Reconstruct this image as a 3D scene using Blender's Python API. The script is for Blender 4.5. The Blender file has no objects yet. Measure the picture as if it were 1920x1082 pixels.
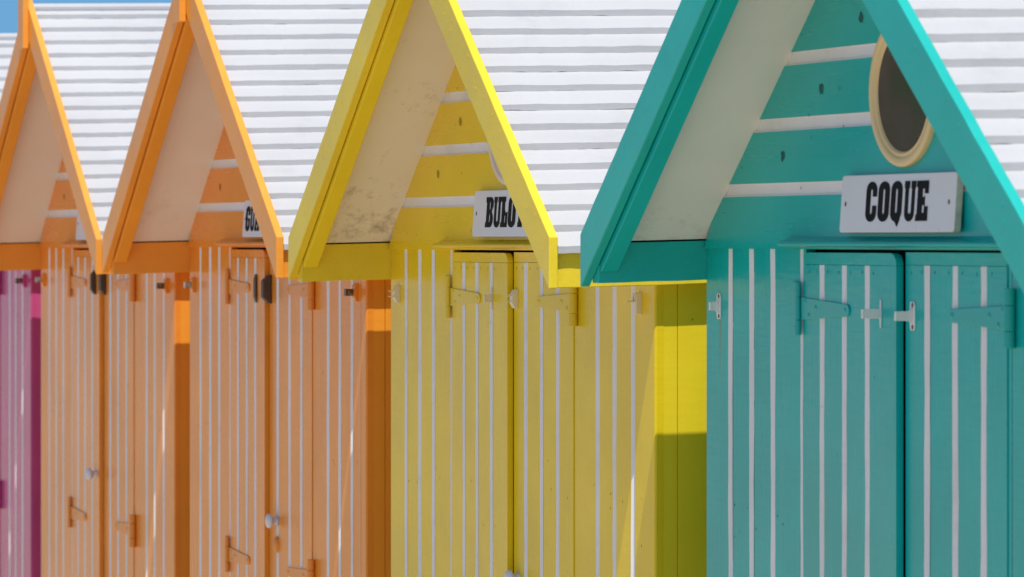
import bpy, math, random
from math import sin, cos, pi, radians

H = 1.80          # eye height of the camera; all "Z" below are measured from it
PITCH = 0.82      # roof slope
TILT = 0.024      # roofs and eaves rise slightly towards the back
D = 1.9           # depth of a hut
OV = 0.235        # front overhang of the roof

scene = bpy.context.scene
col = scene.collection

# ------------------------------------------------------------------ materials
def nodes_of(name):
    m = bpy.data.materials.new(name); m.use_nodes = True
    nt = m.node_tree
    return m, nt, nt.nodes['Principled BSDF']

def N(nt, kind, **kw):
    n = nt.nodes.new(kind)
    for k, v in kw.items():
        if k in n.inputs.keys(): n.inputs[k].default_value = v
        else: setattr(n, k, v)
    return n

def coords(nt, scale):
    """object coordinates (metres), shifted by where the object stands, stretched by scale"""
    tc = N(nt, 'ShaderNodeTexCoord')
    oi = N(nt, 'ShaderNodeObjectInfo')
    sc = N(nt, 'ShaderNodeVectorMath', operation='SCALE'); sc.inputs['Scale'].default_value = 3.17
    nt.links.new(oi.outputs['Location'], sc.inputs[0])
    ad = N(nt, 'ShaderNodeVectorMath', operation='ADD')
    nt.links.new(tc.outputs['Object'], ad.inputs[0]); nt.links.new(sc.outputs[0], ad.inputs[1])
    mp = N(nt, 'ShaderNodeMapping'); mp.inputs['Scale'].default_value = scale
    nt.links.new(ad.outputs[0], mp.inputs['Vector'])
    return mp.outputs['Vector']

def ramp(nt, fac, stops):
    r = N(nt, 'ShaderNodeValToRGB'); e = r.color_ramp.elements
    e[0].position, e[0].color = stops[0][0], (*stops[0][1], 1)
    e[1].position, e[1].color = stops[-1][0], (*stops[-1][1], 1)
    for p, c in stops[1:-1]:
        x = e.new(p); x.color = (*c, 1)
    nt.links.new(fac, r.inputs['Fac']); return r.outputs['Color']

def mixc(nt, fac, a, b, mode='MIX'):
    m = N(nt, 'ShaderNodeMix', data_type='RGBA', blend_type=mode)
    if isinstance(fac, (int, float)): m.inputs[0].default_value = fac
    else: nt.links.new(fac, m.inputs[0])
    for s, v in ((6, a), (7, b)):
        if isinstance(v, tuple): m.inputs[s].default_value = (*v, 1)
        else: nt.links.new(v, m.inputs[s])
    return m.outputs[2]

def paint(name, c, rough=0.34, grain=(1, 1, 1), bump=0.18, var=0.10, dirt=0.0, dirtcol=(.05, .045, .04), spec=0.5, chips=0.0, chipcol=(.5, .45, .4), low=0.0, streak=None):
    m, nt, b = nodes_of(name)
    # broad tone variation: sun-bleached and re-touched patches, plus board-wise streaks
    n1 = N(nt, 'ShaderNodeTexNoise', Scale=3.0, Detail=5.0, Roughness=.6)
    nt.links.new(coords(nt, (1, 1, 1)), n1.inputs['Vector'])
    n2 = N(nt, 'ShaderNodeTexNoise', Scale=14.0, Detail=4.0, Roughness=.6)
    nt.links.new(coords(nt, grain), n2.inputs['Vector'])
    lo = tuple(max(0, v * (1 - var)) for v in c)
    hi = tuple(min(1, v * (1 + var * .7) + var * .03) for v in c)
    base = ramp(nt, n1.outputs['Fac'], [(.3, lo), (.7, hi)])
    st = ramp(nt, n2.outputs['Fac'], [(.25, (1 - var * .5,) * 3), (.75, (1, 1, 1))])
    base = mixc(nt, 1.0, base, st, 'MULTIPLY')
    if dirt:
        nd = N(nt, 'ShaderNodeTexNoise', Scale=(24.0 if low else 9.0), Detail=9.0, Roughness=.75)
        nt.links.new(coords(nt, (1, 1, 1)), nd.inputs['Vector'])
        nb = N(nt, 'ShaderNodeTexNoise', Scale=2.6, Detail=2.0)
        nt.links.new(coords(nt, (1, 1, 1)), nb.inputs['Vector'])
        mu = N(nt, 'ShaderNodeMath', operation='MULTIPLY')
        nt.links.new(nd.outputs['Fac'], mu.inputs[0]); nt.links.new(nb.outputs['Fac'], mu.inputs[1])
        src = mu.outputs[0]
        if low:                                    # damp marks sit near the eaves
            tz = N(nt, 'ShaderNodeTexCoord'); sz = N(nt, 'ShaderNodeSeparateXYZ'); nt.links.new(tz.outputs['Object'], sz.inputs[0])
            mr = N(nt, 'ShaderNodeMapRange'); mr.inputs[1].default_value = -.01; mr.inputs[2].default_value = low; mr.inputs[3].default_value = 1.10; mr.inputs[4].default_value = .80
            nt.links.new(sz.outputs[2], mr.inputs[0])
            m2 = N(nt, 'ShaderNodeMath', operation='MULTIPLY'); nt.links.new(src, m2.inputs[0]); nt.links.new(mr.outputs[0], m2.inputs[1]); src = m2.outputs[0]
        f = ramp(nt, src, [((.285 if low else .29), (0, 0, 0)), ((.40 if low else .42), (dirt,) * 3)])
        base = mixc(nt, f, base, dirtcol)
    if chips:
        nc = N(nt, 'ShaderNodeTexNoise', Scale=30.0, Detail=7.0, Roughness=.72)
        nt.links.new(coords(nt, (1, 1, .45)), nc.inputs['Vector'])
        f = ramp(nt, nc.outputs['Fac'], [(.685, (0, 0, 0)), (.72, (chips,) * 3)])
        base = mixc(nt, f, base, chipcol)
    if streak:                                      # rust that has run down below a fitting
        xs_, z0_, ln_, w_ = streak
        to = N(nt, 'ShaderNodeTexCoord'); so_ = N(nt, 'ShaderNodeSeparateXYZ'); nt.links.new(to.outputs['Object'], so_.inputs[0])
        sb = N(nt, 'ShaderNodeMath', operation='SUBTRACT'); nt.links.new(so_.outputs[0], sb.inputs[0]); sb.inputs[1].default_value = xs_
        ab = N(nt, 'ShaderNodeMath', operation='ABSOLUTE'); nt.links.new(sb.outputs[0], ab.inputs[0])
        m1 = N(nt, 'ShaderNodeMapRange'); m1.inputs[1].default_value = 0; m1.inputs[2].default_value = w_; m1.inputs[3].default_value = 1; m1.inputs[4].default_value = 0; nt.links.new(ab.outputs[0], m1.inputs[0])
        m2_ = N(nt, 'ShaderNodeMapRange'); m2_.inputs[1].default_value = z0_ - ln_; m2_.inputs[2].default_value = z0_; m2_.inputs[3].default_value = 0; m2_.inputs[4].default_value = .75; nt.links.new(so_.outputs[2], m2_.inputs[0])
        gt = N(nt, 'ShaderNodeMath', operation='LESS_THAN'); nt.links.new(so_.outputs[2], gt.inputs[0]); gt.inputs[1].default_value = z0_
        p1 = N(nt, 'ShaderNodeMath', operation='MULTIPLY'); nt.links.new(m1.outputs[0], p1.inputs[0]); nt.links.new(m2_.outputs[0], p1.inputs[1])
        p2 = N(nt, 'ShaderNodeMath', operation='MULTIPLY'); nt.links.new(p1.outputs[0], p2.inputs[0]); nt.links.new(gt.outputs[0], p2.inputs[1])
        base = mixc(nt, p2.outputs[0], base, (.20, .17, .05))
    nt.links.new(base, b.inputs['Base Color'])
    rr = ramp(nt, n2.outputs['Fac'], [(.2, (rough * .8,) * 3), (.8, (min(1, rough * 1.3),) * 3)])
    nt.links.new(rr, b.inputs['Roughness'])
    b.inputs['Specular IOR Level'].default_value = spec
    # planer ripples across the board and brush strokes along it
    nr = N(nt, 'ShaderNodeTexNoise', Scale=105.0, Detail=3.0, Roughness=.55)
    g = grain
    inv = tuple(1.0 if v < .5 else .12 for v in g) if min(g) < .5 else (1, 1, 1)
    nt.links.new(coords(nt, inv), nr.inputs['Vector'])
    ns = N(nt, 'ShaderNodeTexNoise', Scale=70.0, Detail=5.0, Roughness=.65)
    nt.links.new(coords(nt, grain), ns.inputs['Vector'])
    ad = N(nt, 'ShaderNodeMath', operation='ADD')
    nt.links.new(nr.outputs['Fac'], ad.inputs[0]); nt.links.new(ns.outputs['Fac'], ad.inputs[1])
    bp = N(nt, 'ShaderNodeBump'); bp.inputs['Strength'].default_value = bump; bp.inputs['Distance'].default_value = .002
    nt.links.new(ad.outputs[0], bp.inputs['Height']); nt.links.new(bp.outputs[0], b.inputs['Normal'])
    return m

def plain(name, c, rough=.5, metal=0.0, noise=.25, scale=60):
    m, nt, b = nodes_of(name)
    n = N(nt, 'ShaderNodeTexNoise', Scale=float(scale), Detail=6.0, Roughness=.65)
    nt.links.new(coords(nt, (1, 1, 1)), n.inputs['Vector'])
    lo = tuple(v * (1 - noise) for v in c); hi = tuple(min(1, v * (1 + noise)) for v in c)
    nt.links.new(ramp(nt, n.outputs['Fac'], [(.3, lo), (.7, hi)]), b.inputs['Base Color'])
    b.inputs['Roughness'].default_value = rough; b.inputs['Metallic'].default_value = metal
    return m

def rusty(name, c, rust=(.22, .09, .03), amount=.9, lo=.55, hi=.66, metal=0.0, rough=.45):
    m, nt, b = nodes_of(name)
    n = N(nt, 'ShaderNodeTexNoise', Scale=55.0, Detail=6.0, Roughness=.7)
    nt.links.new(coords(nt, (1, 1, .6)), n.inputs['Vector'])
    f = ramp(nt, n.outputs['Fac'], [(lo, (0, 0, 0)), (hi, (amount,) * 3)])
    nt.links.new(mixc(nt, f, c, rust), b.inputs['Base Color'])
    b.inputs['Roughness'].default_value = rough; b.inputs['Metallic'].default_value = metal
    return m

MAT = {}
MAT['white_groove'] = paint('white_groove', (.80, .79, .80), rough=.42, grain=(1, 1, .08), bump=.12, var=.06, dirt=.25, dirtcol=(.42, .36, .30))
MAT['roof_white'] = paint('roof_white', (.50, .50, .51), rough=.55, grain=(1, .06, 1), bump=.35, var=.06, dirt=.30, dirtcol=(.33, .33, .34), chips=.45, chipcol=(.34, .33, .32))
MAT['sign_white'] = paint('sign_white', (.74, .74, .76), rough=.30, grain=(1, 1, 1), bump=.03, var=.03)
MAT['sign_edge'] = plain('sign_edge', (.50, .55, .46), .6, 0, .22, 40)
MAT['letter_black'] = plain('letter_black', (.010, .010, .012), .6, 0, .2, 30); MAT['letter_black'].node_tree.nodes['Principled BSDF'].inputs['Specular IOR Level'].default_value = .08
MAT['cream_frame'] = paint('cream_frame', (.80, .60, .30), rough=.35, bump=.05, var=.05)
MAT['pale_frame'] = paint('pale_frame', (.80, .68, .55), rough=.35, bump=.05, var=.05)
MAT['cream_hook'] = rusty('cream_hook', (.74, .66, .46), (.30, .17, .07), .8, .60, .70)
MAT['white_hook'] = rusty('white_hook', (.76, .77, .76), (.34, .18, .08), .75, .58, .68)
MAT['rust'] = plain('rust', (.16, .065, .022), .8, 0, .5, 150)
MAT['steel'] = rusty('steel', (.55, .57, .58), (.12, .08, .05), .9, .45, .60, metal=.9, rough=.32)
MAT['brown_steel'] = rusty('brown_steel', (.10, .07, .045), (.30, .27, .22), .9, .50, .62, metal=.5, rough=.42)
MAT['brown_plastic'] = plain('brown_plastic', (.070, .038, .022), .5, 0, .3, 90)
MAT['knob_grey'] = plain('knob_grey', (.66, .66, .70), .30, 0, .08, 30)
MAT['inside_dark'] = plain('inside_dark', (.03, .027, .024), .9, 0, .2, 8)

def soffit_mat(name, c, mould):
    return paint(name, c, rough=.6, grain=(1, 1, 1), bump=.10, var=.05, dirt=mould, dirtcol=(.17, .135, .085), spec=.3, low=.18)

# glass of the round windows: brown textured pane
m, nt, b = nodes_of('brown_glass')
n = N(nt, 'ShaderNodeTexNoise', Scale=7.0, Detail=3.0)
nt.links.new(coords(nt, (1, 1, 1)), n.inputs['Vector'])
nt.links.new(ramp(nt, n.outputs['Fac'], [(.36, (.040, .060, .022)), (.50, (.072, .060, .038)), (.66, (.094, .072, .056))]), b.inputs['Base Color'])
nf = N(nt, 'ShaderNodeTexVoronoi', Scale=260.0)
nt.links.new(coords(nt, (1, 1, 1)), nf.inputs['Vector'])
bp = N(nt, 'ShaderNodeBump'); bp.inputs['Strength'].default_value = .3; bp.inputs['Distance'].default_value = .001
nt.links.new(nf.outputs['Distance'], bp.inputs['Height']); nt.links.new(bp.outputs[0], b.inputs['Normal'])
b.inputs['Roughness'].default_value = .45; b.inputs['Specular IOR Level'].default_value = .16
MAT['glass'] = m

# ------------------------------------------------------------------ mesh builder
class MB:
    def __init__(self): self.v = []; self.f = []; self.m = []
    def face(self, pts, mat=0):
        i = len(self.v); self.v += [tuple(p) for p in pts]; self.f.append(tuple(range(i, i + len(pts)))); self.m.append(mat)
    def grid(self, rows, mats, capmat=None, closed=False):
        """rows: list of equally long point lists; faces between neighbouring rows; mats[j] for segment j"""
        b0 = len(self.v); n = len(rows[0])
        for r in rows: self.v += [tuple(p) for p in r]
        segs = n if closed else n - 1
        for i in range(len(rows) - 1):
            for j in range(segs):
                a = b0 + i * n + j; b = b0 + i * n + (j + 1) % n
                self.f.append((a, b, b + n, a + n)); self.m.append(mats[j] if isinstance(mats, (list, tuple)) else mats)
        if capmat is not None:
            self.f.append(tuple(range(b0, b0 + n))[::-1]); self.m.append(capmat)
            e = b0 + (len(rows) - 1) * n
            self.f.append(tuple(range(e, e + n))); self.m.append(capmat)
    def box(self, x0, x1, y0, y1, z0, z1, mat=0):
        p = [(x0, y0), (x1, y0), (x1, y1), (x0, y1)]
        self.grid([[(x, y, z0) for x, y in p], [(x, y, z1) for x, y in p]], mat, mat, True)
    def prism_y(self, poly, y0, y1, mat=0, capmat=None):
        """polygon in (x, z) extruded along y"""
        cm = mat if capmat is None else capmat
        self.grid([[(x, y0, z) for x, z in poly], [(x, y1, z) for x, z in poly]], mat, cm, True)
    def prism_x(self, poly, x0, x1, mat=0):
        self.grid([[(x0, y, z) for y, z in poly], [(x1, y, z) for y, z in poly]], mat, mat, True)
    def cyl(self, p, axis, r, l, n=14, mat=0, r2=None):
        r2 = r if r2 is None else r2
        A = {'x': lambda a, h, q: (p[0] + h, p[1] + q * cos(a), p[2] + q * sin(a)),
             'y': lambda a, h, q: (p[0] + q * cos(a), p[1] + h, p[2] + q * sin(a)),
             'z': lambda a, h, q: (p[0] + q * cos(a), p[1] + q * sin(a), p[2] + h)}[axis]
        self.grid([[A(2 * pi * k / n, 0, r) for k in range(n)], [A(2 * pi * k / n, l, r2) for k in range(n)]], mat, mat, True)
    def lathe_y(self, cx, cz, prof, n=64, mat=0, sx=1.0):
        """profile [(radius, y)] turned about the y axis through (cx, cz)"""
        rows = [[(cx + sx * r * cos(2 * pi * k / n), y, cz + r * sin(2 * pi * k / n)) for k in range(n)] for r, y in prof]
        self.grid(rows, mat, None, True)
        if prof[-1][0] < 1e-4 or True:
            e = len(self.v) - n; self.f.append(tuple(range(e, e + n))); self.m.append(mat)
    def tick(self, x, y, z, rx, rz, h, rot=0.0, n=8, mat=0, jit=None):
        """a low bump (h > 0) or flat spot on a surface facing -y"""
        pts = []
        for k in range(n):
            a = 2 * pi * k / n; q = 1 if jit is None else jit.uniform(.75, 1.2)
            u, w = rx * q * cos(a), rz * q * sin(a)
            pts.append((x + u * cos(rot) - w * sin(rot), y, z + u * sin(rot) + w * cos(rot)))
        b0 = len(self.v); self.v += pts + [(x, y - h, z)]
        for k in range(n): self.f.append((b0 + k, b0 + (k + 1) % n, b0 + n)); self.m.append(mat)
    def build(self, name, mats, parent=None, loc=(0, 0, 0), rot=None, bevel=0.0, smooth=False, shift=None, seg=2):
        me = bpy.data.meshes.new(name)
        vs = self.v if shift is None else [shift(*p) for p in self.v]
        me.from_pydata(vs, [], self.f)
        for mm in mats: me.materials.append(mm)
        me.polygons.foreach_set('material_index', self.m)
        if smooth: me.polygons.foreach_set('use_smooth', [True] * len(self.f))
        import bmesh
        bm = bmesh.new(); bm.from_mesh(me)
        bmesh.ops.remove_doubles(bm, verts=bm.verts, dist=1e-6)
        bmesh.ops.recalc_face_normals(bm, faces=bm.faces)
        bm.to_mesh(me); bm.free(); me.update()
        o = bpy.data.objects.new(name, me); col.objects.link(o)
        o.location = loc
        if rot: o.rotation_euler = rot
        if parent: o.parent = parent
        if bevel:
            bv = o.modifiers.new('bevel', 'BEVEL'); bv.width = bevel; bv.segments = seg; bv.limit_method = 'ANGLE'; bv.angle_limit = radians(40)
        return o

def tilt(x, y, z): return (x, y, z + TILT * y)

def walk(rng, n, amp):
    v = 0; out = []
    for _ in range(n):
        v = .7 * v + rng.uniform(-amp, amp); out.append(v)
    return out

GW, GD = .020, .0046     # white grooves between boards: width, depth

def grooved(mb, x0, x1, z0, z1, yf, grooves, rng, thick=.018, round_end=False):
    """vertical boards with white painted grooves; profile in (x, y) run up z.  materials: 0 paint, 1 white, 2 dark"""
    prof = [(x0, yf + thick, None), (x0, yf, None)]; mats = [0]
    for g in grooves:
        c, w = g[0], g[1]
        if w < .004:                       # a bare joint between two boards
            prof += [(c - w / 2, yf, None), (c - w / 2, yf + .008, None), (c + w / 2, yf + .008, None), (c + w / 2, yf, None)]
            mats += [0, 2, 2, 2]
        else:
            bev = min(.006, w * .35)
            prof += [(c - w / 2, yf, 'l'), (c - w / 2 + bev, yf + GD, 'l'), (c + w / 2, yf + GD, 'r'), (c + w / 2 + .0004, yf, 'r')]
            mats += [0, 1, 1, 1]
            if w > .015 and rng.random() < .4:
                q = c + w / 2 + .0016
                prof += [(q, yf, None), (q, yf + .006, None), (q + rng.uniform(.0007, .0014), yf + .006, None), (q + .0015, yf, None)]; mats += [0, 2, 2, 2]
    if round_end: prof += [(x1 - .004, yf, None), (x1 - .0012, yf + .0012, None)]; mats += [0, 0]
    prof += [(x1, yf + (.004 if round_end else 0), None), (x1, yf + thick, None)]; mats += [0, 0]
    n = max(2, int((z1 - z0) / .035) + 1)
    js = {}
    for j, p in enumerate(prof):
        if p[2]: js[j] = walk(rng, n, .0012) if j % 2 == 0 or j - 1 not in js else js[j - 1]
    rows = []
    for i in range(n):
        z = z0 + (z1 - z0) * i / (n - 1)
        rows.append([(x + (js[j][i] if j in js else 0), y, z) for j, (x, y, q) in enumerate(prof)])
    mats.append(0)                          # back
    mb.grid(rows, mats, 0, True)

# ------------------------------------------------------------------ lettering (polygons in a unit box)
def arc(cx, cz, rx, rz, a0, a1, n=8):
    return [(cx + rx * cos(radians(a0 + (a1 - a0) * k / n)), cz + rz * sin(radians(a0 + (a1 - a0) * k / n))) for k in range(n + 1)]
def stadium(x0, x1, z0, z1, rz):
    rx = (x1 - x0) / 2; c = (x0 + x1) / 2
    return arc(c, z1 - rz, rx, rz, 0, 180, 12) + arc(c, z0 + rz, rx, rz, 180, 360, 12)
S = .34
GLYPH = {
 'O': [stadium(0, 1, -.01, 1.01, .22), stadium(.40, .60, .18, .82, .06)],
 'C': [arc(.5, .79, .5, .22, 0, 180, 12) + arc(.5, .21, .5, .22, 180, 360, 12) + [(1, .40), (.62, .40), (.62, .24)] + arc(.51, .24, .11, .06, 0, -180, 8) + arc(.51, .76, .11, .06, 180, 0, 8) + [(.62, .63), (1, .63)]],
 'Q': [arc(.5, .79, .5, .22, 0, 180, 12) + arc(.5, .21, .5, .22, 180, 262, 8) + [(.66, -.14), (.84, .02)] + arc(.5, .24, .5, .22, 325, 360, 4), stadium(.40, .60, .20, .82, .06)],
 'U': [[(0, 1), (0, .84), (.07, .80)] + arc(.5, .21, .43, .22, 180, 360, 12) + [(.93, .80), (1, .84), (1, 1), (.60, 1), (.60, .84), (.66, .80), (.66, .24)] + arc(.51, .24, .15, .06, 0, -180, 8) + [(.36, .80), (.44, .84), (.44, 1)]],
 'E': [[(0, 0), (1, 0), (1, .36), (.70, .36), (.70, .20), (.50, .20), (.50, .37), (.60, .41), (.72, .36), (.72, .62), (.60, .57), (.50, .61), (.50, .80), (.70, .80), (.70, .68), (1, .68), (1, 1), (0, 1), (0, .86), (.10, .82), (.10, .18), (0, .14)]],
 'B': [[(0, 0), (.62, 0)] + arc(.62, .26, .38, .26, -90, 60, 8) + arc(.62, .77, .38, .23, -60, 90, 8) + [(0, 1), (0, .85), (.10, .81), (.10, .19), (0, .15)], [(.47, .16), (.47, .45), (.58, .44), (.64, .36), (.64, .24), (.58, .16)], [(.47, .56), (.47, .85), (.56, .85), (.63, .78), (.63, .64), (.57, .57)]],
 'L': [[(0, 0), (1, 0), (1, .50), (.72, .46), (.55, .58), (.55, .82), (.66, .86), (.66, 1), (0, 1), (0, .86), (.13, .82), (.13, .18), (0, .14)], [(.55, .15), (.55, .40), (.72, .36), (.72, .15)]],
 'T': [[(.22, 0), (.78, 0), (.78, .14), (.70, .18), (.70, .83), (.84, .83), (.84, .60), (1, .60), (1, 1), (0, 1), (0, .60), (.16, .60), (.16, .83), (.30, .83), (.30, .18), (.22, .14)]],
 'G': [arc(.5, .79, .5, .22, 0, 180, 12) + arc(.5, .21, .5, .22, 180, 360, 12) + [(1, .52), (.52, .52), (.52, .42), (.64, .42), (.64, .24)] + arc(.52, .24, .12, .06, 0, -180, 8) + arc(.52, .76, .12, .06, 180, 0, 8) + [(.64, .64), (1, .64)]],
 'A': [[(0, 0), (.42, 0), (.42, .12), (.36, .14), (.39, .26), (.60, .26), (.63, .14), (.56, .12), (.56, 0), (1, 0), (1, .13), (.92, .16), (.70, 1), (.28, 1), (.08, .16), (0, .13)], [(.42, .40), (.50, .76), (.58, .40)]],
}
def lettering(text, cells, parent, zbase, h, y0, slope):
    """text as thin flat letters; cells = [(x0, x1)] in hut coordinates"""
    cu = bpy.data.curves.new('lettering', 'CURVE'); cu.dimensions = '2D'; cu.fill_mode = 'BOTH'; cu.extrude = .0005
    for ch, (a, b) in zip(text, cells):
        for loop in GLYPH[ch]:
            sp = cu.splines.new('POLY'); sp.points.add(len(loop) - 1); sp.use_cyclic_u = True
            for p, (u, w) in zip(sp.points, loop): p.co = (a + u * (b - a), w * h, 0, 1)
    t = bpy.data.objects.new('tmp_curve', cu); col.objects.link(t)
    me = bpy.data.meshes.new_from_object(t.evaluated_get(bpy.context.evaluated_depsgraph_get()))
    bpy.data.objects.remove(t); bpy.data.curves.remove(cu)
    o = bpy.data.objects.new('lettering', me); col.objects.link(o)
    me.materials.clear(); me.materials.append(MAT['letter_black'])
    o.location = (0, y0, zbase); o.rotation_euler = (pi / 2 - slope, 0, 0)
    o.parent = parent
    return o

# ------------------------------------------------------------------ ironmongery
def hinge(parent, x, z, side, surf, length, mats, heavy=False):
    """painted strap hinge, pin at x, strap running to +x (side 1) or -x (side -1)"""
    mb = MB(); s = side
    out = [(0.010, -.020), (length - .012, -.0108)] + [(length - .012 + .012 * cos(radians(a)), .0108 * sin(radians(a))) for a in (-60, -25, 0, 25, 60)] + [(length - .012, .0108), (.010, .020)]
    poly = [(x + s * u, z + w) for u, w in out]
    mb.prism_y(poly, surf - .0032, surf)
    pl = [(-.034, -.047), (-.006, -.047), (-.006, .047), (-.034, .047)]
    if not heavy: mb.prism_y([(x + s * u, z + w) for u, w in pl], surf - .0024, surf)
    r = .0095 if heavy else .0062
    for a, l in ((-.047, .0262), (-.020, .040), (.0208, .0262)):
        mb.cyl((x, surf - r * .8, z + a), 'z', r, l, 14)
    for u, w in ((.030, .012), (.046, -.012), (.078, .002), (length - .016, 0)):
        mb.tick(x + s * u, surf - .0033, z + w, .0058, .0058, .0026, n=12)
    for u, w in (() if heavy else ((-.020, .032), (-.020, -.032))):
        mb.tick(x + s * u, surf - .0025, z + w, .0042, .0042, .0012, n=10, mat=1)
    return mb.build('hinge', mats, parent, bevel=.0008)

def hook(parent, x, z, surf, style, mats, arm=.030, name='door_hook'):
    """holdback for a beach hut door: small screwed plate with an arm standing out"""
    mb = MB()
    if style in ('tee', 'edge'):
        q_ = 1 if style == 'tee' else .22
        pl = [(-.006, -.024), (.006, -.024), (.009, -.018), (.009, .018), (.006, .024), (-.006, .024), (-.009, .018), (-.009, -.018)]
        mb.prism_y([(x + u * q_, z + w) for u, w in pl], surf - .0025, surf)
        # arm: flat tongue with a flared foot and a slightly bent tip
        ft = [(surf - .0025, -.016), (surf - .008, -.0085), (surf - arm * .55, -.0082), (surf - arm, -.0078), (surf - arm, .0078), (surf - arm * .55, .0082), (surf - .008, .0085), (surf - .0025, .016)]
        if style == 'edge': ft = [(y, min(.0085, max(-.0085, w))) for y, w in ft]
        mb.prism_x([(y, z + w) for y, w in ft], x - .0014, x + .0014)
        mb.box(x - .006, x + .0016, surf - arm - .0025, surf - arm, z - .0078, z + .0078)
        for w in ((.0185, -.0185) if style == 'tee' else ()): mb.tick(x + .002, surf - .0026, z + w, .0042, .0042, .0008, n=10, mat=1)
    elif style == 'trap':
        # thick cream keeper, cut back at top and bottom, with two thin prongs
        ft = [(surf, -.021), (surf - .008, -.018), (surf - .013, -.008), (surf - .013, .010), (surf - .007, .020), (surf, .021)]
        mb.prism_x([(y, z + w) for y, w in ft], x - .008, x + .010)
        for w in (-.005, .007): mb.cyl((x + .002, surf - .012 - arm, z + w), 'y', .0016, arm + .004, 8)
    elif style == 'wire':
        ft = [(surf, -.022), (surf - .012, -.020), (surf - .012, .019), (surf, .022)]
        mb.prism_x([(y, z + w) for y, w in ft], x - .007, x + .007)
        mb.cyl((x, surf - .012 - arm, z + .004), 'y', .0017, arm + .004, 8)
        mb.cyl((x, surf - .016, z + .004), 'z', .0015, .016, 8)
    elif style == 'clip':
        ft = [(surf, -.022), (surf - .007, -.020), (surf - .010, -.012), (surf - .010, .013), (surf - .006, .021), (surf, .022)]
        mb.prism_x([(y, z + w) for y, w in ft], x - .010, x + .012, 1)
        mb.box(x - .003, x + .001, surf - arm, surf - .010, z - .0085, z + .0085, 0)
        mb.box(x - .003, x + .010, surf - arm - .002, surf - arm, z - .0085, z + .0085, 0)
    return mb.build(name, mats, parent, bevel=.0007)

def knob(parent, x, z, surf):
    mb = MB()
    prof = [(.0125, surf), (.0125, surf - .002), (.0095, surf - .005), (.0090, surf - .011), (.013, surf - .014), (.0180, surf - .017), (.0190, surf - .021), (.0165, surf - .026), (.009, surf - .029), (.00005, surf - .0295)]
    mb.lathe_y(x, z, prof, 28)
    return mb.build('door_knob', [MAT['knob_grey']], parent, smooth=True)

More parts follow.
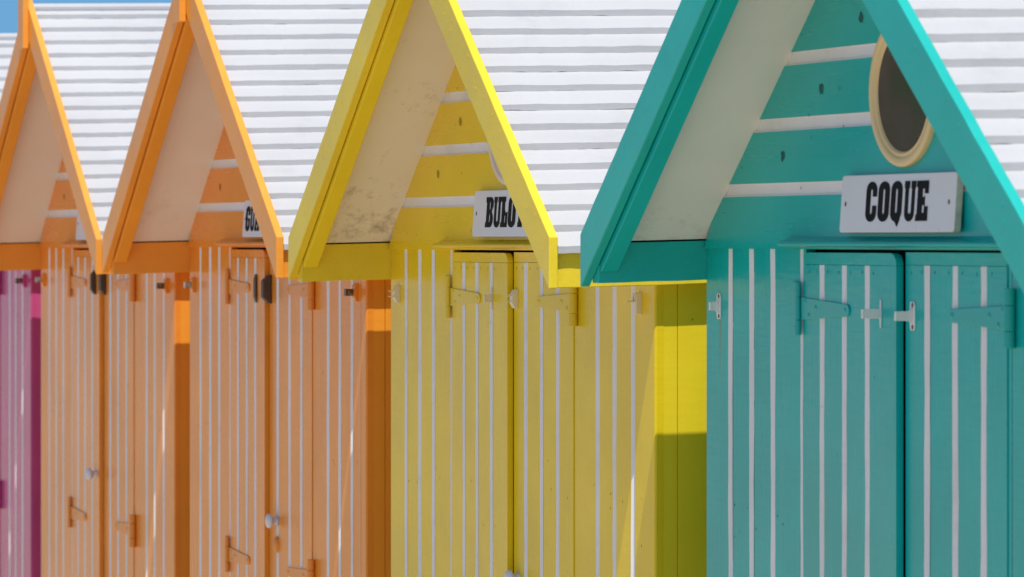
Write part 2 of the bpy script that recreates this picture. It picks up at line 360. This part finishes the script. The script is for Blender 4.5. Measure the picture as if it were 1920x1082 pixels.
# ------------------------------------------------------------------ one beach hut
def make_hut(spec):
    P = spec['mats']; W = spec['W']; rng = random.Random(spec['seed'])
    root = bpy.data.objects.new('beach_hut', None); col.objects.link(root)
    root.location = (spec['X'], 0, H + spec['dz'] - 0.0)
    root.empty_display_size = .3
    root['label'] = spec['label']; root['category'] = 'beach hut'; root['group'] = 'beach huts standing in a row'
    base = -H - spec['dz']                         # ground in hut coordinates
    xa = W / 2 - .0025                             # ridge line
    xL, xR = -.050, W + .045
    xa = (xL + xR) / 2
    half = (xR - xL) / 2
    zt = .015
    def ztop(x): return zt + PITCH * (half - abs(x - xa))
    A = ztop(xa)
    paintv, painth, dark, sof = P['v'], P['h'], P['dark'], P['soffit']
    plainp = P['p']
    # ---- front walls: grooved boards each side of the doors
    jl, dl, de, dr, jr = spec['jl'], spec['dl'], spec['de'], spec['dr'], spec['jr']
    zp = -.018                                     # bottom edge of the gable boards
    sill = base + .12
    mb = MB()
    grooved(mb, 0, dl - .0015, sill, zp, 0, [(c, GW) for c in spec['pl']] + [(jl, .011)], rng)
    grooved(mb, dr + .0015, W, sill, zp, 0, ([(jr, .0018)] if spec['X'] == 0 else []) + [(c, GW) for c in spec['pr']] + ([(spec['xj'], .0016)] if 'xj' in spec else []), rng, round_end=True)
    for _ in range(20):                            # nail heads and small paint marks
        x = rng.choice([c + rng.choice((-.045, -.02, .02, .045)) for c in spec['pl'] + spec['pr']])
        mb.tick(min(max(x, .02), W - .02), -.0004, rng.choice([-.50, -.52, -.54, -.95, -1.3, rng.uniform(-1.2, -.1)]) + rng.uniform(-.012, .012), rng.uniform(.0009, .0018), rng.uniform(.0014, .0034), .0006, n=7, mat=2, jit=rng)
    mb.build('front_wall', [P['w'], MAT['white_groove'], dark], root)
    # ---- side, back walls and plinth
    for s in (0, 1):
        mb = MB(); x0, x1 = (.0006, .018) if s == 0 else (W - .018, W - .0006)
        ys = [.0182, .0475] + [.0475 + .145 * k for k in range(1, 13)] + [D]
        for a, b_ in zip(ys, ys[1:]):
            mb.box(x0, x1, a + (.0007 if a > .02 else -.0002), b_ - (.0007 if b_ > .03 else 0), sill, -.01 + TILT * a, 0)
        mb.box(.020 if s == 0 else W - .022, .022 if s == 0 else W - .020, .02, D - .02, sill, -.03, 1)
        for _ in range(14):
            xx = x1 + .0003 if s else x0 - .0003
            mb.box(xx - .0003, xx + .0003, *(lambda q: (q, q + .003))(rng.choice(ys[1:-1]) + rng.choice((.03, .06, .1))), *(lambda q: (q, q + .004))(-rng.uniform(.15, 1.2)), 1)
        mb.build('side_wall', [plainp, dark], root)
    mb = MB(); mb.box(.019, W - .019, D - .018, D, sill, -.01); mb.build('back_wall', [plainp], root)
    mb = MB(); mb.box(.01, W - .01, .012, D - .01, base, sill - .0005); mb.build('plinth', [MAT['inside_dark']], root)
    mb = MB(); mb.box(.03, W - .03, .05, .06, sill, -.002); mb.build('inside_shade_sheet', [MAT['inside_dark']], root)  # near-black sheet added behind the doors, its colour standing in for unlit interior
    # ---- gable of horizontal boards
    mb = MB()
    gy = -.006
    zs = [(zp, .020, 0), (zp, gy, 0)]
    gz = [.0885 + .1157 * k for k in range(6)]
    for g in gz:
        zs += [(g - .0115, gy, 1), (g - .0075, gy + .0048, 1), (g + .0112, gy + .0048, 1), (g + .0118, gy, 0)]
    zend = A - .075
    zs = [q for q in zs if q[0] < zend - .02] + [(zend, gy, 0), (zend, .020, 0)]
    def gx(z):
        d = max(0.0, (z + .006) / PITCH + .0)
        d = max(.0012, d - .006 - .05 + .05)
        return min(d, xa - .002)
    xs_l = lambda z: max(.0, (z - .001) / PITCH - .022)
    rows = []
    nn = 40
    for i in range(nn + 1):
        t = i / nn
        rows.append([(xs_l(z) + t * ((W - xs_l(z)) - xs_l(z)), y + 0, z) for z, y, q in zs])
    mb.grid(rows, [q[2] for q in zs], None, True)
    for x, z in spec.get('knots', [(.36, .146), (.52, .262), (.69, .378)]):
        mb.tick(x, gy - .0004, z, .0098, .0102, .0002, n=14, mat=2, jit=rng)
    for _ in range(16):
        z = rng.uniform(.0, .45); a = xs_l(z) + .03
        mb.tick(rng.uniform(a, W - a), gy - .0003, z, .0016, .0032, .0004, n=7, mat=2, jit=rng)
    mb.build('gable_wall', [painth, MAT['white_groove'], dark], root)
    # ---- roof overhang: soffits, rafters, barge boards, eaves boards
    for s in (-1, 1):
        def X(x): return x if s < 0 else 2 * xa - x
        mb = MB()
        pts = [(X(-.001), ztop(-.001) - .055), (X(xa), A - .055), (X(xa), A - .049), (X(-.001), ztop(-.001) - .049)]
        mb.prism_y(pts, -.214, .03)
        mb.build('soffit', [sof], root, shift=tilt)
        mb = MB()
        x0 = .0006
        zc = -.0555
        xc = xL + (zc - (zt - .117)) / PITCH
        pts = [(X(max(x0, xc)), zc), (X(xa - .001), A - .117), (X(xa - .001), A - .052), (X(x0), ztop(x0) - .052), (X(x0), zc)]
        if xc <= x0: pts = pts[:-1]
        mb.prism_y(pts, -.2145, -.180)
        mb.build('rafter', [plainp], root, shift=tilt, bevel=.002)
        mb = MB()
        n = 26
        top = [(X(xL + (xa - .0006 - xL) * k / n), ztop(xL + (xa - .0006 - xL) * k / n) + rng.uniform(-.0009, .0009)) for k in range(n + 1)]
        bot = [(X(xL + (xa - .0006 - xL) * k / n), ztop(xL + (xa - .0006 - xL) * k / n) - .101 + rng.uniform(-.0005, .0005)) for k in range(n, 0, -1)]
        poly = top + bot + [(X(xL + .005), -.0835), (X(xL), -.0835)]
        mb.prism_y(poly, -OV, -OV + .0182)
        for k in range(17):                        # filled nail holes stand out slightly
            x = xL + .03 + .0493 * k
            if x > xa - .05: break
            for off in (.020, .044):
                if rng.random() < (.45 if off > .03 else .2): continue
                jx = rng.uniform(-.004, .004)
                mb.tick(X(x + jx), -OV - .0001, ztop(x + jx) - off - rng.uniform(0, .006), rng.uniform(.0014, .0026), rng.uniform(.004, .0085), rng.uniform(.0004, .0009), rot=s * .75 + rng.uniform(-.3, .3), n=7)
        mb.build('barge_board', [P['b']], root, shift=tilt, bevel=.002)
        mb = MB()
        if s < 0: xa0, xb0 = -.034, -.0008
        else: xa0, xb0 = W + .0008, W + .033
        ny = 40
        rows = []
        for k in range(ny + 1):
            y = -.2165 + (D + .2165) * k / ny
            j = rng.uniform(-.0006, .0006)
            fb = spec.get('fb', -.088) if s < 0 else -.083
            rows.append([(xa0, y, fb + j), (xb0, y, fb + j), (xb0, y, -.003), (xa0, y, -.003)])
        mb.grid(rows, 0, 0, True)
        mb.build('eaves_board', [P['b']], root, shift=tilt, bevel=.0015)
        # ---- roof slope of narrow lapped boards
        mb = MB()
        ncs = int((half - .034) / .0490)
        step = .0490
        ny = 150
        yy = [-.2165 + (D + .25) * k / ny for k in range(ny + 1)]
        for k in range(ncs + 1):
            xe = xR - step * k                     # front edge of the course (right side), mirrored for left
            xn = max(xa + .009, xe - step - .012)
            ze = -.002 + (xR - xe) * .0402 / .0490 # top of the front edge
            zb = ze - .0144
            slope = .0262 / .0490
            zn = ze + (xe - xn) * slope
            gap = walk(rng, ny + 1, .0012); w1 = walk(rng, ny + 1, .00055); w2 = walk(rng, ny + 1, .0006)
            warp = rng.uniform(-.0004, .0004)
            rows = []
            for i, y in enumerate(yy):
                g_ = max(-.0006, gap[i] + rng.uniform(-.0005, .0005) - .0001)
                wv = warp * sin(y * 5 + k)
                X_ = (lambda q: q) if s > 0 else (lambda q: 2 * xa - q)
                rows.append([(X_(xe + w2[i]), y, zb + g_ + wv), (X_(xe + w2[i]), y, ze + w1[i] + wv - .0012), (X_(xe - .0016), y, ze + w1[i] + wv), (X_(xn), y, zn), (X_(xn), y, zn - .010), (X_(xe - .010), y, zb + .003)])
            mb.grid(rows, 0, 0, True)
        # decking under the boards
        pts = [(xR - .020, -.0140), (xa + .0005, ztop(xa) - .0488), (xa + .0005, ztop(xa) - .0440), (xR - .020, -.0085)]
        pts = [((q if s > 0 else 2 * xa - q), z) for q, z in pts]
        mb.prism_y(pts, -.2155, D + .03, 1)
        mb.build('roof_slope', [MAT['roof_white'], MAT['inside_dark']], root, shift=tilt)
    if spec.get('lext'):                            # unseen strip added at the left eaves to shade the next hut's wall
        mb = MB(); mb.box(xL - spec['lext'], xL + .004, -.165, D + .02, -.0135, -.0075)
        mb.build('eaves_shade_strip', [MAT['roof_white']], root, shift=tilt)
    mb = MB()                                       # ridge capping
    zr = A - .013
    pts = [(xa - .019, zr - .0235), (xa - .014, zr - .0235), (xa, zr - .013), (xa + .014, zr - .0235), (xa + .019, zr - .0235), (xa + .019, zr - .0125), (xa, zr - .002), (xa - .019, zr - .0125)]
    mb.prism_y(pts, -.2155, D + .03)
    mb.build('ridge_cap', [MAT['roof_white']], root, shift=tilt, bevel=.001)
    mb = MB()                                       # upright board covering the joint of the barge boards
    pts = [(xa - .035, A - .150), (xa + .035, A - .150), (xa + .035, A + .070), (xa, A + .105), (xa - .035, A + .070)]
    mb.prism_y(pts, -OV - .0172, -OV - .0004)
    mb.build('finial_board', [P['b']], root, shift=tilt, bevel=.0015)
    # ---- drip ledge over the doors
    mb = MB()
    l0, l1 = dl - .054, dr + .054
    mb.prism_x([(gy + .0005, .0045), (-.033, -.0060), (-.034, -.0105), (-.028, -.0125), (gy + .0005, -.0150)], l0, l1)
    mb.build('drip_ledge', [painth], root, bevel=.001)
    # ---- two doors
    def door(side):
        if side < 0:
            xh, wid, yf, dzt = dl, de - dl, -.003, -.024
            ang = -radians(spec.get('ajar', 1.7))
        else:
            xh, wid, yf, dzt = dr, dr - de - (.010 if spec['X'] == 0 else .0055), -.002, -.0225
            ang = 0
        mb = MB()
        loc = (xh, 0, 0)
        if side < 0: x0, x1 = 0, wid; gr = [(c - xh, GW) for c in spec['gl']]
        else: x0, x1 = -wid, 0; gr = [(c - xh, GW) for c in spec['gr']]
        rz = dzt - .0215
        grooved(mb, x0, x1, sill + .02, rz, yf, gr, rng, thick=(.013 if side < 0 else .022))
        r = .024 if side < 0 else .004
        rail = [(x0, rz + .0007), (x1, rz + .0007)] + [(x1 - r + r * cos(radians(a)), dzt - r * .8 + r * .8 * sin(radians(a))) for a in range(0, 91, 15)] + [(x0, dzt)]
        mb.prism_y(rail, yf, yf + (.013 if side < 0 else .022), 0)
        for g in [x0 + .02] + [c + d for c, _ in gr for d in (-.022, .026)]:
            mb.tick(g + rng.uniform(-.003, .003), yf - .0004, rz - .012 + rng.uniform(-.001, .001), .0013, .0032, .0004, n=7, mat=2, jit=rng)
        for _ in range(8):
            mb.tick(rng.uniform(x0 + .02, x1 - .02), yf - .0004, rng.uniform(-1.3, -.12), rng.uniform(.0007, .0016), rng.uniform(.0013, .0034), .0005, n=7, mat=2, jit=rng)
        d = mb.build('door', [paintv, MAT['white_groove'], dark], root, loc=loc, rot=(0, 0, ang), bevel=0)
        return d, xh, yf
    dA, hA, yA = door(-1); dB, hB, yB = door(1)
    hz = spec.get('hz', -.123)
    for z in (hz, -.835, -1.50):
        hinge(dA, jl - hA, z, 1, yA, .225, [P['hinge'], MAT['rust']])
        hinge(dB, jr + .008 - hB, z - .002, -1, yB, .228, [P['hinge'], MAT['rust']], heavy=True)
    # ---- fittings that differ from hut to hut
    for it in spec['fit']:
        kind, where, x, z = it[:4]
        par, xo, sf = {'wall': (root, 0, 0), 'left': (dA, hA, yA), 'right': (dB, hB, yB)}[where]
        if kind == 'knob': knob(par, x - xo, z, sf)
        elif kind == 'cover':
            mb = MB(); mb.lathe_y(x - xo, z, [(.021, sf), (.020, sf - .004), (.014, sf - .008), (.00005, sf - .0095)], 24, 0, .72)
            mb.build('keyhole_cover', [P['hinge']], par, smooth=True)
        elif kind == 'block':
            mb = MB(); w = it[4]; h_ = .034; o_ = it[5]
            poly = [(sf, -h_ - .004), (sf - o_ * .45, -h_), (sf - o_, -h_ * .62), (sf - o_, h_ * .62), (sf - o_ * .45, h_), (sf, h_ + .004)]
            mb.prism_x([(y, z + q) for y, q in poly], x - xo, x - xo + w)
            mb.build('door_catch', [MAT['brown_plastic']], par, bevel=.003)
        else:
            ms = {'tee': [MAT['white_hook'], MAT['rust']], 'edge': [MAT['white_hook' if 'turq' in P['v'].name else 'cream_hook'], MAT['rust']], 'trap': [MAT['cream_hook']], 'wire': [MAT['cream_hook']], 'clip': [MAT[it[5]] if len(it) > 5 else MAT['brown_steel'], P['v']]}[kind]
            hook(par, x - xo, z, sf, kind, ms, it[4])
    # ---- round window in the gable
    wx, wz = xa + spec.get('wx', .021), .247
    mb = MB()
    mb.lathe_y(wx, wz, [(.1025, gy - .002), (.1025, gy - .004), (.00005, gy - .0042)], 64)
    win = mb.build('window', [MAT['glass']], root)
    mb = MB()
    y = gy
    ring = [(.1275, y), (.1275, y - .008), (.1262, y - .0100), (.1238, y - .0110), (.1140, y - .0110), (.1125, y - .0095), (.1112, y - .0070), (.1095, y - .0066), (.1080, y - .0088), (.1055, y - .0088), (.1030, y - .0066), (.1012, y - .003)]
    n = 96
    mb.grid([[(wx + r * cos(2 * pi * k / n), yy_, wz + r * sin(2 * pi * k / n)) for k in range(n)] for r, yy_ in ring], 0, None, True)
    mb.build('frame', [MAT[spec['frame']]], win, smooth=True)
    # ---- name board
    sx0, sx1, sz0, sz1 = spec['sign']
    sl = .07
    mb = MB(); r = .007
    poly = []
    for cx, cz, a0 in ((sx1 - r, sz1 - sz0 - r, 0), (sx0 + r, sz1 - sz0 - r, 90), (sx0 + r, r, 180), (sx1 - r, r, 270)):
        poly += [(cx + r * cos(radians(a0 + a)), cz + r * sin(radians(a0 + a))) for a in (0, 22, 45, 67, 90)]
    nq = len(poly)
    mb.grid([[(x, -.0130, z) for x, z in poly], [(x, 0, z) for x, z in poly]], 1, 0, True)
    for x in (sx0 + .020, sx1 - .024): mb.tick(x, -.0132, (sz1 - sz0) * .5, .0038, .0045, .0008, n=10, mat=2)
    sg = mb.build('name_sign', [MAT['sign_white'], MAT['sign_edge'], MAT['rust']], root, loc=(0, gy - .0075, sz0), rot=(-sl, 0, 0), bevel=.0016)
    if spec.get('text'):
        t, cells, zb, hh = spec['text']
        lettering(t, cells, sg, zb - sz0, hh, -.0137, 0)
    return root

def paints(n, c, hingec=None, mould=.0, sof=(.80, .75, .66), dk=.22, streak=None, side=None, trim=None):
    d = tuple(v * dk for v in c)
    return {
        'v': paint(n + '_board_paint', c, rough=.26, grain=(1, 1, .07), bump=.26, var=.12, spec=.31, chips=.30, chipcol=tuple(v * .62 + .02 for v in c)),
        'w': paint(n + '_wall_paint', c, rough=.26, grain=(1, 1, .07), bump=.26, var=.12, spec=.31, chips=.30, chipcol=tuple(v * .62 + .02 for v in c), streak=streak),
        'h': paint(n + '_gable_paint', c, rough=.27, grain=(.07, 1, 1), bump=.12, var=.09, spec=.40),
        'p': paint(n + '_side_paint', side or c, rough=.40, grain=(1, 1, .1), bump=.15, var=.08, spec=.25),
        'b': paint(n + '_trim_paint', trim or c, rough=.34, grain=(1, 1, 1), bump=.22, var=.10, spec=.32),
        'hinge': paint(n + '_hinge_paint', hingec or tuple(v * .92 for v in c), rough=.34, bump=.05, var=.06),
        'dark': plain(n + '_dark_mark', d, .7, 0, .4, 300),
        'soffit': soffit_mat(n + '_soffit_paint', sof, mould),
    }

TEAL = paints('turquoise', (.003, .45, .42), trim=(.014, .46, .40), streak=(.066, -.150, .14, .010), mould=.25, sof=(.74, .74, .68))
YEL = paints('yellow', dk=0.42, c=(.83, .60, .012), side=(.86, .645, .022), trim=(.86, .64, .035), mould=.60, sof=(.80, .72, .58))
ORA = paints('orange', dk=0.4, c=(.88, .31, .034), side=(.90, .365, .036), trim=(.90, .36, .045), mould=.16, sof=(.80, .72, .64))
ORB = paints('deep_orange', dk=0.4, c=(.88, .31, .038), side=(.90, .365, .038), trim=(.90, .36, .047), mould=.12, sof=(.80, .72, .64))
MAG = paints('magenta', dk=0.4, c=(.57, .09, .26), mould=.2, sof=(.78, .72, .70))

make_hut(dict(X=0, fb=-.077, lext=.061, dz=0, W=1.72, seed=3, mats=TEAL, frame='cream_frame',
    label='turquoise wooden beach hut with COQUE name board and round cream window, nearest the camera',
    pl=[.114, .213, .310], jl=.438, dl=.458, gl=[.536, .636, .736], de=.858, gr=[.950, 1.054, 1.157], dr=1.238, jr=1.252, pr=[1.372, 1.475, 1.580],
    fit=[('tee', 'wall', .062, -.125, .017), ('edge', 'left', .796, -.126, .032), ('tee', 'right', .897, -.128, .030), ('tee', 'wall', 1.640, -.126, .03)],
    knots=[(.369, .148), (.535, .262), (.701, .378)],
    sign=(.654, 1.098, .010, .108), text=('COQUE', [(.758, .799), (.806, .849), (.856, .898), (.907, .949), (.953, .997)], .0285, .0665)))
make_hut(dict(X=-1.913, lext=.058, dz=-.006, W=1.652, seed=7, mats=YEL, frame='pale_frame',
    label='yellow wooden beach hut with BULOT name board, between the turquoise hut and an orange one',
    pl=[.113, .213, .309], jl=.435, dl=.452, gl=[.537, .631, .734], de=.846, gr=[.926, 1.022, 1.118], dr=1.210, jr=1.219, pr=[1.344, 1.436, 1.537],
    fit=[('trap', 'wall', .058, -.122, .014), ('edge', 'left', .742, -.122, .016), ('trap', 'right', .868, -.122, .012), ('wire', 'wall', 1.578, -.120, .016), ('knob', 'right', .880, -.714)],
    knots=[(.360, .151), (.514, .265)],
    sign=(.650, 1.085, .010, .110), text=('BULOT', [(.733, .779), (.784, .827), (.830, .870), (.876, .921), (.928, .974)], .030, .065)))
make_hut(dict(X=-3.706, dz=-.004, W=1.602, seed=11, mats=ORA, frame='cream_frame',
    label='orange beach hut right beside the yellow one, with its white name board half showing',
    pl=[.111, .210, .301], jl=.407, dl=.426, gl=[.505, .599, .688], de=.785, gr=[.865, .970, 1.073], dr=1.164, jr=1.173, pr=[1.294, 1.391, 1.490], xj=1.562,
    fit=[('clip', 'wall', .048, -.122, .028, 'steel'), ('clip', 'wall', 1.530, -.124, .030), ('block', 'left', .690, -.124, .022, .006), ('block', 'right', .790, -.125, .024, .024), ('knob', 'right', .858, -.716), ('cover', 'right', .862, -.776)],
    knots=[(.333, .144)],
    sign=(.618, 1.05, .008, .104), text=('GUA', [(.645, .684), (.690, .727), (.731, .773)], .0235, .064)))
make_hut(dict(X=-5.523, dz=-.010, W=1.651, seed=19, mats=ORB, frame='cream_frame',
    label='orange beach hut second from the yellow one, standing next to the magenta hut',
    pl=[.117, .212, .306], jl=.424, dl=.443, gl=[.527, .630, .734], de=.836, gr=[.920, 1.016, 1.115], dr=1.198, jr=1.207, pr=[1.342, 1.433, 1.534],
    fit=[('clip', 'wall', .050, -.120, .028, 'steel'), ('clip', 'wall', 1.575, -.122, .030), ('block', 'left', .772, -.120, .020, .016), ('block', 'right', .842, -.120, .030, .018), ('knob', 'left', .790, -.696)],
    knots=[(.345, .141)],
    sign=(.580, 1.070, .006, .104)))
make_hut(dict(X=-7.325, dz=-.014, W=1.655, seed=23, mats=MAG, frame='cream_frame',
    label='magenta beach hut at the far left end of the row, behind an orange hut',
    pl=[.117, .212, .306], jl=.424, dl=.443, gl=[.527, .630, .734], de=.836, gr=[.920, 1.016, 1.115], dr=1.198, jr=1.207, pr=[1.342, 1.433, 1.534],
    fit=[('clip', 'wall', .050, -.120, .028, 'steel'), ('clip', 'wall', 1.575, -.122, .030), ('block', 'left', .790, -.122, .026, .024), ('knob', 'left', .790, -.696)],
    sign=(.580, 1.070, .006, .104)))

# ------------------------------------------------------------------ ground
mb = MB(); R_ = 900
mb.face([(-R_, -R_, 0), (R_, -R_, 0), (R_, R_, 0), (-R_, R_, 0)])
m, nt, b = nodes_of('promenade_concrete')
n1 = N(nt, 'ShaderNodeTexNoise', Scale=.8, Detail=8.0, Roughness=.65); nt.links.new(coords(nt, (1, 1, 1)), n1.inputs['Vector'])
n2 = N(nt, 'ShaderNodeTexNoise', Scale=140.0, Detail=3.0); nt.links.new(coords(nt, (1, 1, 1)), n2.inputs['Vector'])
c1 = ramp(nt, n1.outputs['Fac'], [(.3, (.52, .43, .31)), (.7, (.60, .50, .37))])
c2 = ramp(nt, n2.outputs['Fac'], [(.3, (.8, .8, .8)), (.7, (1, 1, 1))])
nt.links.new(mixc(nt, 1.0, c1, c2, 'MULTIPLY'), b.inputs['Base Color']); b.inputs['Roughness'].default_value = .85
g = mb.build('promenade', [m]); g['kind'] = 'structure'

# ------------------------------------------------------------------ light
sv = (1.0, -.25, 2.46)
L = math.sqrt(sum(q * q for q in sv))
el = math.asin(sv[2] / L)
sun = bpy.data.lights.new('sun', 'SUN'); sun.energy = 4.6; sun.angle = radians(.5); sun.color = (1.0, .955, .88)
so = bpy.data.objects.new('sun', sun); col.objects.link(so)
from mathutils import Vector
so.rotation_euler = Vector(sv).to_track_quat('Z', 'Y').to_euler()
so.location = (6, -3, 9)
w = bpy.data.worlds.new('World'); scene.world = w; w.use_nodes = True
nt = w.node_tree; bg = nt.nodes['Background']
sky = nt.nodes.new('ShaderNodeTexSky'); sky.sky_type = 'NISHITA'; sky.sun_disc = False
sky.sun_elevation = el; sky.sun_rotation = math.atan2(sv[0], sv[1])
sky.air_density = 1.0; sky.dust_density = .3; sky.ozone_density = 1.0; sky.altitude = 0
# clear, deep sky: the pale band of haze right on the horizon is skipped
tc = nt.nodes.new('ShaderNodeTexCoord'); sp = nt.nodes.new('ShaderNodeSeparateXYZ'); cb = nt.nodes.new('ShaderNodeCombineXYZ')
ma = nt.nodes.new('ShaderNodeMath'); ma.operation = 'MULTIPLY_ADD'; ma.inputs[1].default_value = .72; ma.inputs[2].default_value = .28
nt.links.new(tc.outputs['Generated'], sp.inputs[0])
nt.links.new(sp.outputs[0], cb.inputs[0]); nt.links.new(sp.outputs[1], cb.inputs[1]); nt.links.new(sp.outputs[2], ma.inputs[0]); nt.links.new(ma.outputs[0], cb.inputs[2])
nt.links.new(cb.outputs[0], sky.inputs['Vector'])
mr = nt.nodes.new('ShaderNodeMapRange'); mr.interpolation_type = 'SMOOTHSTEP'
mr.inputs[1].default_value = .02; mr.inputs[2].default_value = .22; mr.inputs[3].default_value = 1; mr.inputs[4].default_value = 0
nt.links.new(sp.outputs[2], mr.inputs[0])
nt.links.new(mixc(nt, mr.outputs[0], sky.outputs[0], mixc(nt, 1.0, sky.outputs[0], (.70, 1.17, 1.24), 'MULTIPLY')), bg.inputs['Color']); bg.inputs['Strength'].default_value = .13

# ------------------------------------------------------------------ camera
cam = bpy.data.cameras.new('camera'); co = bpy.data.objects.new('camera', cam); col.objects.link(co)
phi = math.atan2(960 + 1700, 7400)
co.location = (6.8403, -2.84667, H)
co.rotation_euler = (pi / 2, 0, pi / 2 - phi)
cam.sensor_width = 36; cam.lens = 7400 / 1920 * 36
cam.shift_y = -(541 - 448) / 1920
cam.clip_start = .1; cam.clip_end = 2500
cam.dof.use_dof = True; cam.dof.focus_distance = 8.0; cam.dof.aperture_fstop = 9.5
scene.camera = co

scene.view_settings.view_transform = 'Standard'; scene.view_settings.look = 'None'
scene.view_settings.exposure = 0.0; scene.view_settings.gamma = 1
scene.cycles.max_bounces = 10; scene.cycles.diffuse_bounces = 6
